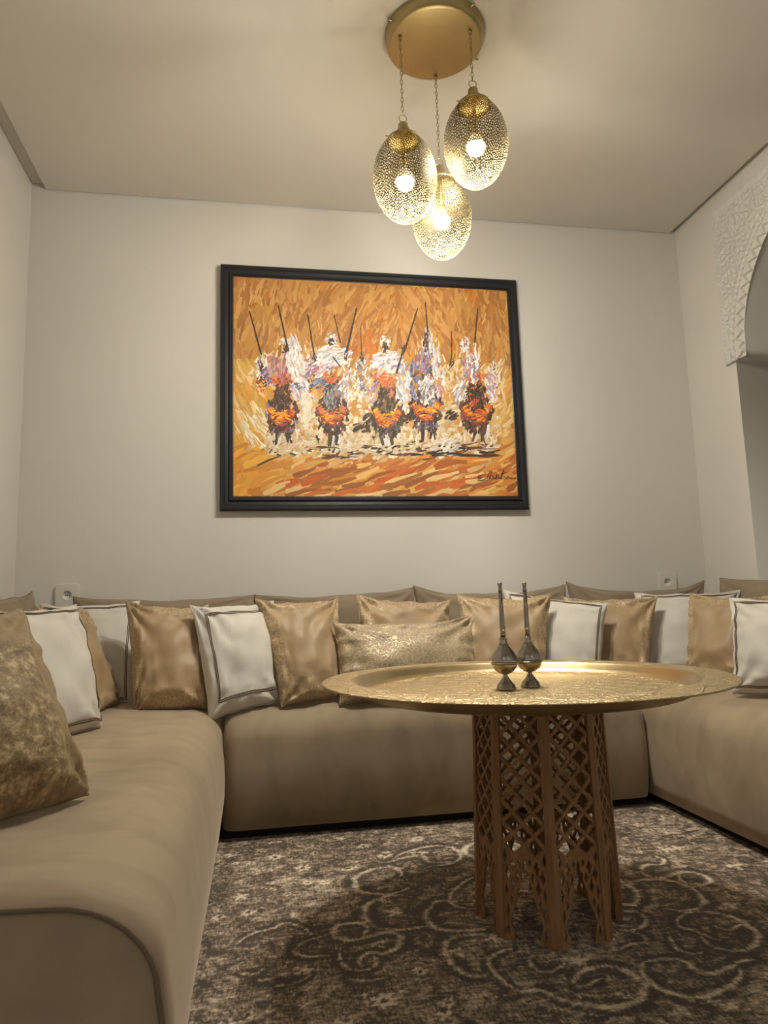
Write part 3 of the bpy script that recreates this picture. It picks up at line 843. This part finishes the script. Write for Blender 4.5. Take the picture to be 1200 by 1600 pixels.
# ------------------------------------------------------------------ painting
pa = empty('framed_painting', (1.541, -.002, 1.193), 'large oil painting of charging horsemen in a black frame', 'painting')
ox, oz = 1.541, 1.193
FX0, FX1, FZ0, FZ1 = .828, 2.248, 1.195, 2.335
IX0, IX1, IZ0, IZ1 = .886, 2.197, 1.258, 2.279
def rail(a, b, c, d):
    # moulding profile swept between mitred ends: (inset 0..1 from outer to inner, depth)
    prf = [(0, .0), (0, .030), (.08, .034), (.30, .034), (.38, .030), (.62, .028), (.70, .036), (.86, .036), (.93, .029), (1.0, .027), (1.0, .0)]
    vs, fs = [], []
    for (o_, i_) in ((a, d), (b, c)):
        for (t, dep) in prf: vs.append((o_[0]+(i_[0]-o_[0])*t-ox, -dep, o_[1]+(i_[1]-o_[1])*t-oz))
    n = len(prf)
    for j in range(n): fs.append((j, (j+1) % n, n+(j+1) % n, n+j))
    bm = bmesh.new(); bv = [bm.verts.new(v) for v in vs]
    for f in fs: bm.faces.new([bv[i] for i in f])
    bm.faces.new(bv[:n][::-1]); bm.faces.new(bv[n:])
    from_bm('frame_rail', bm, M['black'], pa)
O4 = [(FX0, FZ0), (FX1, FZ0), (FX1, FZ1), (FX0, FZ1)]; I4 = [(IX0, IZ0), (IX1, IZ0), (IX1, IZ1), (IX0, IZ1)]
for i in range(4): j = (i+1) % 4; rail(O4[i], O4[j], I4[j], I4[i])
def painting():
    HH = [0.0027268045242735657, 0.00012140663102887276, -0.1629763971756186, -0.0002088428002849918, -0.0028042725057742107, 3.565870646287402, -0.00016260968642787656, 0.00013434672474005787]
    def mp(u, v):   # sketch grid -> metres on the canvas
        d = HH[6]*u+HH[7]*v+1; return ((HH[0]*u+HH[1]*v+HH[2])/d, (HH[3]*u+HH[4]*v+HH[5])/d)
    vs, fs, cols = [], [], []
    r = random.Random(21); lay = [0]
    def colr(c, j=14):
        b = r.uniform(-j, j); cc = tuple(max(2, min(255, x+b+r.uniform(-j*.4, j*.4))) for x in c)
        return tuple(min(.95, x*m_) for x, m_ in zip(s2l(cc), (1.10, 1.10, 1.18)))
    def stroke(pts, w, c, j=14, taper=True):
        lay[0] += 1; y = -.0255-lay[0]*3.5e-7
        col = colr(c, j); P = []
        for (u, v) in pts:
            x, z = mp(u, v); P.append(Vector((min(max(x, IX0+.0006), IX1-.0006), min(max(z, IZ0+.0006), IZ1-.0006))))
        w *= .00305/2; base = len(vs); n = len(P)
        for i, p in enumerate(P):
            t = (P[min(i+1, n-1)]-P[max(i-1, 0)]); t = t.normalized() if t.length > 0 else Vector((1, 0)); nn = Vector((-t.y, t.x))
            f = i/(n-1); ww = w*((.45+.55*math.sin(math.pi*min(1, f*1.15+.12))) if taper else 1)*(1+r.uniform(-.15, .15))
            for s in (-1, 1):
                q = p+nn*ww*s; q.x = min(max(q.x, IX0), IX1); q.y = min(max(q.y, IZ0), IZ1)
                vs.append((q.x-ox, y, q.y-oz)); cols.append(col)
        for i in range(n-1): fs.append((base+2*i, base+2*i+2, base+2*i+3, base+2*i+1))
    def dab(u, v, L_, w, ang, c, j=14, curv=.15):
        a = math.radians(ang); dx, dy = math.cos(a)*L_/2, -math.sin(a)*L_/2; k_ = r.uniform(-curv, curv)*L_
        stroke([(u-dx, v-dy), (u-dx*.4-dy*k_/L_, v-dy*.4+dx*k_/L_), (u+dx*.4-dy*k_/L_, v+dy*.4+dx*k_/L_), (u+dx, v+dy)], w, c, j)
    def blob(u, v, ru, rv, n, cs, L_=9, w=3, ang=None, aj=30, j=14):
        for _ in range(n):
            t = r.uniform(0, 6.283); q = math.sqrt(r.random()); a = ang if ang is not None else r.uniform(0, 180)
            dab(u+ru*q*math.cos(t), v+rv*q*math.sin(t), L_*r.uniform(.5, 1.2), w*r.uniform(.6, 1.3), a+r.uniform(-aj, aj), r.choice(cs), j)
    up = [(186, 132, 66), (170, 112, 52), (196, 146, 78), (178, 124, 64), (160, 104, 48), (190, 138, 62)]
    ora = [(188, 118, 34), (198, 126, 38), (176, 104, 30)]
    low = [(206, 146, 66), (192, 112, 46), (176, 96, 38), (216, 166, 92), (200, 132, 50), (166, 92, 38), (212, 176, 112)]
    # ground layers
    for _ in range(1500):
        u, v = r.uniform(352, 820), r.uniform(425, 600); cs = up if r.random() < .93 else ora
        fan = 75 if u < 500 else (60 if u < 620 else (115 if u < 700 else 95)); dab(u, v, r.uniform(18, 40), r.uniform(4, 10), fan+r.uniform(-22, 22), r.choice(cs), 6)
    for _ in range(330):
        u, v = r.uniform(352, 820), r.uniform(580, 700); dab(u, v, r.uniform(20, 40), r.uniform(7, 13), r.uniform(30, 80), r.choice([(198, 142, 60), (204, 150, 70), (188, 130, 60), (210, 160, 84)]), 12)
    for _ in range(160):
        u, v = r.uniform(352, 425), r.uniform(570, 700); dab(u, v, r.uniform(16, 34), r.uniform(4, 9), r.uniform(95, 130), r.choice([(204, 158, 70), (210, 150, 52), (222, 190, 130)]), 12)
    for _ in range(620):
        u, v = r.uniform(352, 822), r.uniform(695, 785); cs = low if u > 430 else [(218, 160, 56), (212, 150, 50), (200, 130, 44)]
        dab(u, v, r.uniform(20, 52), r.uniform(5, 12), r.uniform(8, 32), r.choice(cs), 12)
    for _ in range(60):
        u, v = r.uniform(420, 760), r.uniform(735, 775); dab(u, v, r.uniform(30, 60), r.uniform(6, 10), r.uniform(10, 26), r.choice([(158, 92, 36), (150, 90, 44), (222, 186, 122), (196, 96, 40)]), 8)
    for _ in range(90):     # light scratches in the sky
        u, v = r.uniform(370, 800), r.uniform(440, 560); dab(u, v, r.uniform(8, 20), r.uniform(1, 2.2), r.uniform(60, 125), r.choice([(208, 166, 102), (214, 170, 100), (150, 92, 44)]), 10)
    blob(575, 540, 26, 20, 34, [(196, 112, 22), (186, 104, 26)], 16, 6, 80)
    # dust behind and below the horses
    cream = [(222, 204, 170), (206, 184, 142), (232, 220, 196), (196, 168, 124), (214, 190, 150)]
    blob(590, 660, 195, 46, 700, cream, 10, 6.5, 50, 60, 9)
    blob(590, 700, 200, 16, 240, cream, 14, 4, 15, 30)
    blob(400, 665, 32, 26, 70, [(226, 206, 160), (208, 170, 100), (232, 222, 196)], 20, 3, 125, 14)
    blob(780, 640, 22, 46, 70, [(222, 190, 130), (212, 172, 100)], 14, 5, 60, 40)
    wh = [(226, 220, 212), (206, 202, 200), (238, 234, 226), (190, 184, 184)]
    pk = [(176, 122, 128), (196, 150, 160), (158, 98, 110)]; pu = [(128, 108, 136), (156, 136, 160), (102, 88, 122)]; bl = [(92, 106, 134), (66, 84, 116), (130, 146, 168)]
    dk = [(38, 30, 32), (52, 42, 44), (28, 24, 28), (66, 52, 46)]; orr = [(204, 98, 38), (182, 74, 36), (212, 118, 52)]; re = [(168, 44, 34), (150, 40, 40)]
    ye = [(232, 150, 28), (240, 172, 44), (222, 120, 24)]; gy = [(120, 118, 124), (148, 146, 150), (92, 90, 98)]; br = [(96, 50, 40), (120, 62, 44), (78, 40, 36)]
    # halo of pale paint round the riders
    for (u, v) in ((448, 565), (520, 560), (603, 562), (668, 555), (735, 565), (488, 570), (410, 575), (565, 595), (705, 585), (773, 590)):
        blob(u, v, 20, 32, 30, [(206, 172, 112), (214, 188, 136), (222, 206, 170)], 12, 3.5, 80, 40)
    # far riders
    blob(409, 572, 8, 22, 40, wh, 9, 3, 80, 30); dab(408, 575, 26, 3, 110, (110, 70, 84)); blob(409, 600, 9, 12, 22, dk+orr, 6, 3); blob(408, 612, 6, 8, 12, [(230, 210, 180)]+orr, 5, 2)
    blob(488, 572, 15, 20, 50, wh+pk, 10, 3, 70, 40); blob(483, 597, 9, 16, 34, br+bl, 6, 3); blob(481, 618, 9, 14, 24, orr+wh, 6, 2.5)
    blob(566, 590, 15, 30, 70, wh+gy, 9, 2.8, 80, 50); blob(566, 582, 5, 14, 16, [(150, 110, 100), (120, 100, 100)], 5, 2.2)
    blob(705, 590, 11, 26, 44, [(206, 180, 130), (220, 204, 166)], 10, 3, 80, 40); blob(706, 612, 9, 16, 20, [(196, 120, 60), (214, 170, 110)], 7, 3)
    blob(773, 600, 8, 38, 44, wh[:1]+[(222, 204, 170)], 9, 3, 85, 30); blob(773, 600, 4, 8, 8, [(190, 96, 60)], 5, 2.5); blob(772, 574, 2, 4, 5, dk, 4, 2)
    # horses
    def horse(x, y, body, cloth, head, hd, legcol, tall=1.0):
        blob(x, y+34, 26, 26, 170, body, 10, 4.5, 80, 40)
        for dx in (-17, -7, 6, 17):
            L_ = r.uniform(20, 36)*tall; bx = r.uniform(-5, 5); x0 = x+dx+r.uniform(-3, 3)
            stroke([(x0+4, y+56), (x0+5+bx*.5, y+66+L_*.3), (x0+4-bx, y+60+L_)], r.uniform(5, 9), r.choice(legcol), 10)
            stroke([(x0, y+54), (x0+bx, y+60+L_*.4), (x0-bx*.3, y+58+L_)], r.uniform(5, 8), r.choice(dk), 8)
        blob(x, y+60, 21, 9, 60, body, 9, 4, 70, 40)
        blob(x-20, y+78, 8, 16, 16, cream, 12, 5, 80, 20); blob(x+22, y+78, 8, 16, 16, cream, 12, 5, 100, 20)
        blob(x, y+92, 27, 8, 46, dk[3:]+cream, 9, 3.2, 20, 40)
        blob(x, y+4, 13, 26, 130, head, 8, 3.6, 80, 30)
        blob(x, y-19, 17, 8, 34, hd, 9, 3, 25, 60)
        # curved chest cloth
        for _ in range(46):
            t = r.uniform(-1, 1); d = r.uniform(0, 1); w_ = 22
            u = x+t*w_*(1-.2*d); v = y+26+7*(1-t*t)+20*d*(1-t*t*.85)
            dab(u, v, r.uniform(7, 13), r.uniform(2.5, 4.5), -t*40, r.choice(cloth), 12)
        for _ in range(7): dab(x+r.uniform(-18, 18), y+r.uniform(34, 52), 8, 1.4, r.uniform(-50, 50), r.choice(re+dk[:1]), 8)
        stroke([(x-23, y+28), (x-17, y+44), (x, y+55), (x+17, y+43), (x+23, y+26)], 2.4, r.choice(re), 8)
    P_ = cream[:1]+wh[:1]
    blob(470, 600, 14, 40, 80, wh+pk[1:2], 12, 3.5, 110, 20); blob(424, 582, 14, 22, 50, pk+pu, 11, 3.5, 60, 30)
    horse(441, 612, dk+br+pu[:1], ye+ye+re, dk+br, orr, P_)
    blob(444, 572, 9, 24, 45, pk+[(150, 80, 96)], 10, 3.5, 85, 20)
    blob(460, 558, 12, 32, 70, wh, 14, 3.5, 100, 16); blob(446, 536, 9, 8, 22, wh, 7, 3, 60, 40); blob(446, 547, 4.5, 6, 16, dk, 5, 3)
    dab(462, 597, 24, 2.4, -8, (70, 50, 40)); blob(463, 604, 8, 12, 20, bl+wh, 8, 3)
    blob(500, 575, 22, 14, 50, pk+pu+wh, 11, 3.5, 35, 20); blob(540, 600, 12, 36, 60, wh+pu[1:2], 11, 3, 75, 30)
    horse(519, 610, dk+br+[(150, 90, 92)], orr+ye+[(190, 110, 90)], dk+gy+[(120, 120, 60)], orr+[(110, 110, 54)], wh[:2], 1.04)
    blob(514, 622, 8, 12, 30, gy, 7, 3, 80, 30); blob(498, 600, 12, 8, 18, bl, 9, 4, 30, 15)
    blob(520, 556, 26, 16, 90, wh, 16, 3.6, 20, 40); blob(517, 530, 9, 9, 24, wh, 7, 3); blob(517, 534, 3.6, 6, 14, dk, 5, 3); dab(505, 578, 30, 3, 50, pk[1])
    for _ in range(7): dab(525+r.uniform(-14, 14), 552+r.uniform(-8, 14), 18, .9, r.uniform(10, 60), (120, 118, 130))
    blob(592, 612, 14, 24, 46, pu+pk[1:2], 11, 4, 65, 20); blob(630, 604, 12, 34, 60, wh+bl[2:], 13, 4, 105, 15)
    horse(605, 614, dk+gy[2:]+[(84, 72, 50)], ye+ye+orr, dk+[(96, 92, 52), (150, 96, 60)], orr+[(200, 110, 80)], P_)
    blob(574, 662, 9, 14, 24, dk, 9, 4, 60, 20)
    blob(606, 566, 24, 17, 90, wh+wh+pu[1:2], 14, 3.6, 25, 40); blob(602, 534, 6, 9, 18, wh, 7, 3); blob(601, 543, 4, 8, 18, [(70, 44, 34), (50, 34, 30)], 6, 3.2)
    blob(601, 588, 17, 8, 24, orr+pk[1:2], 9, 3.4, 20, 30); blob(612, 610, 5, 12, 14, [(190, 110, 60), (150, 70, 60)], 7, 2.6)
    blob(648, 590, 8, 36, 50, pu+bl, 11, 3.5, 80, 20); blob(684, 592, 10, 34, 50, pk+wh, 11, 3.5, 100, 20)
    horse(666, 604, dk+gy[2:]+pu[:1], ye+orr, gy+wh, [(120, 100, 44), (188, 104, 50), (60, 50, 34)], P_, 1.06)
    blob(666, 598, 5, 12, 26, wh+gy[1:2], 8, 3, 85, 20)
    blob(664, 562, 13, 22, 70, pu+bl+pk, 11, 3.6, 80, 30); blob(668, 535, 8, 20, 34, wh, 10, 3, 90, 20); blob(665, 535, 5, 14, 26, [(66, 48, 50), (84, 58, 56)], 8, 3, 88, 16); blob(680, 566, 5, 26, 26, wh, 14, 2.6, 100, 10)
    blob(720, 606, 10, 28, 40, wh+bl[2:], 11, 3.6, 70, 20); blob(765, 604, 9, 30, 44, wh+pk[1:2]+pu[1:2], 12, 3.6, 115, 15)
    horse(744, 608, dk+br, ye[:1]+[(226, 112, 22), (214, 98, 22)]+orr, dk+orr, orr+[(206, 130, 50)], P_)
    blob(741, 594, 4, 10, 14, wh, 7, 3); blob(741, 612, 13, 10, 30, dk[:3], 8, 4)
    blob(736, 572, 13, 20, 66, wh+pk+bl[2:], 11, 3.4, 75, 35); blob(727, 540, 8, 11, 34, wh, 8, 3); blob(727, 540, 3, 3, 7, [(150, 84, 84), (90, 60, 60)], 4, 2); dab(722, 566, 16, 4, 115, bl[0]); dab(744, 550, 26, 4, 95, wh[0])
    # side rumps and tails
    for (u, v) in ((562, 668), (640, 655), (706, 650)): blob(u, v, 9, 8, 18, dk, 9, 4, 40, 30)
    blob(478, 640, 7, 26, 34, [(226, 212, 186)], 14, 5, 70, 15)
    # hooves' shadow
    for _ in range(46): 
        u = r.uniform(480, 775); v = 706+5*math.sin(u*.05)+r.uniform(-8, 6); dab(u, v, r.uniform(14, 34), r.uniform(1.6, 4), r.uniform(-8, 16), r.choice(dk+br), 10)
    stroke([(690, 706), (720, 711), (750, 712), (775, 711)], 5, (36, 28, 30), 4); stroke([(402, 728), (418, 720), (440, 712)], 3, (70, 46, 34), 4)
    blob(697, 694, 22, 12, 44, wh+cream, 14, 3, 30, 30); blob(590, 703, 60, 8, 50, cream+dk[3:], 12, 2.6, 10, 24)
    blob(470, 700, 26, 8, 26, wh[:1]+cream, 14, 3.4, 20, 30)
    # muskets
    for (a, b, w) in (((390, 487), (409, 556), 2.2), ((435, 478), (449, 542), 2.4), ((481, 492), (491, 556), 2.0), ((522, 493), (532, 537), 1.8), ((557, 482), (541, 552), 2.8), ((563, 512), (565, 556), 1.4),
                      ((652, 483), (632, 548), 2.6), ((632, 540), (619, 584), 3.2), ((664, 473), (668, 520), 2.2), ((705, 518), (705, 562), 1.9), ((746, 483), (741, 536), 2.2), ((771, 538), (772, 572), .9), ((520, 558), (532, 574), 2.2)):
        n = 5
        for i in range(n):
            p = [a[c]+(b[c]-a[c])*i/n for c in (0, 1)]; q = [a[c]+(b[c]-a[c])*(i+.985)/n for c in (0, 1)]
            stroke([p, q], w*(.8+.4*i/n), (34, 24, 26) if w > 1 else (130, 130, 60), 6, False)
    for (u, v) in ((408, 570), (449, 545), (491, 560), (540, 556), (565, 558), (630, 548), (706, 568)): blob(u, v, 3, 7, 8, dk+[(90, 50, 50)], 7, 2.4, 80, 30)
    # signature, a quick cursive scrawl lower right
    sg = [[(757, 741), (750, 743), (746, 746), (752, 746), (746, 751), (755, 750), (762, 744)], [(765, 735), (761, 748)], [(768, 735), (764, 748), (767, 743), (770, 747)], [(772, 742), (770, 747), (774, 747), (776, 741), (775, 748)],
          [(779, 742), (778, 747), (782, 745), (787, 733), (783, 748)], [(783, 741), (792, 738)], [(787, 744), (790, 748), (794, 744), (798, 748), (806, 747)]]
    for s in sg:
        q = smooth_line(s, 3); stroke(q, 1.0, (44, 28, 20), 2, False)
    me = bpy.data.meshes.new('brushwork'); me.from_pydata(vs, [], fs)
    ca = me.color_attributes.new('Col', 'FLOAT_COLOR', 'POINT'); ca.data.foreach_set('color', np.array([(*c, 1) for c in cols], np.float32).ravel())
    o = link('brushwork', me, M['paint'], pa); o['kind'] = 'stuff'
    bm = bmesh.new(); box_bm(bm, IX0-.004-ox, IX1+.004-ox, -.0252, -.006, IZ0-.004-oz, IZ1+.004-oz)
    k_ = NT('ochre_ground'); n1 = k_.noise(k_.obj((1, 1, 1)), 9, 4)
    k_.set(color=k_.mix(n1, (.55, .27, .07), (.68, .38, .13)), rough=.6)
    from_bm('canvas', bm, k_.m, pa)
painting()
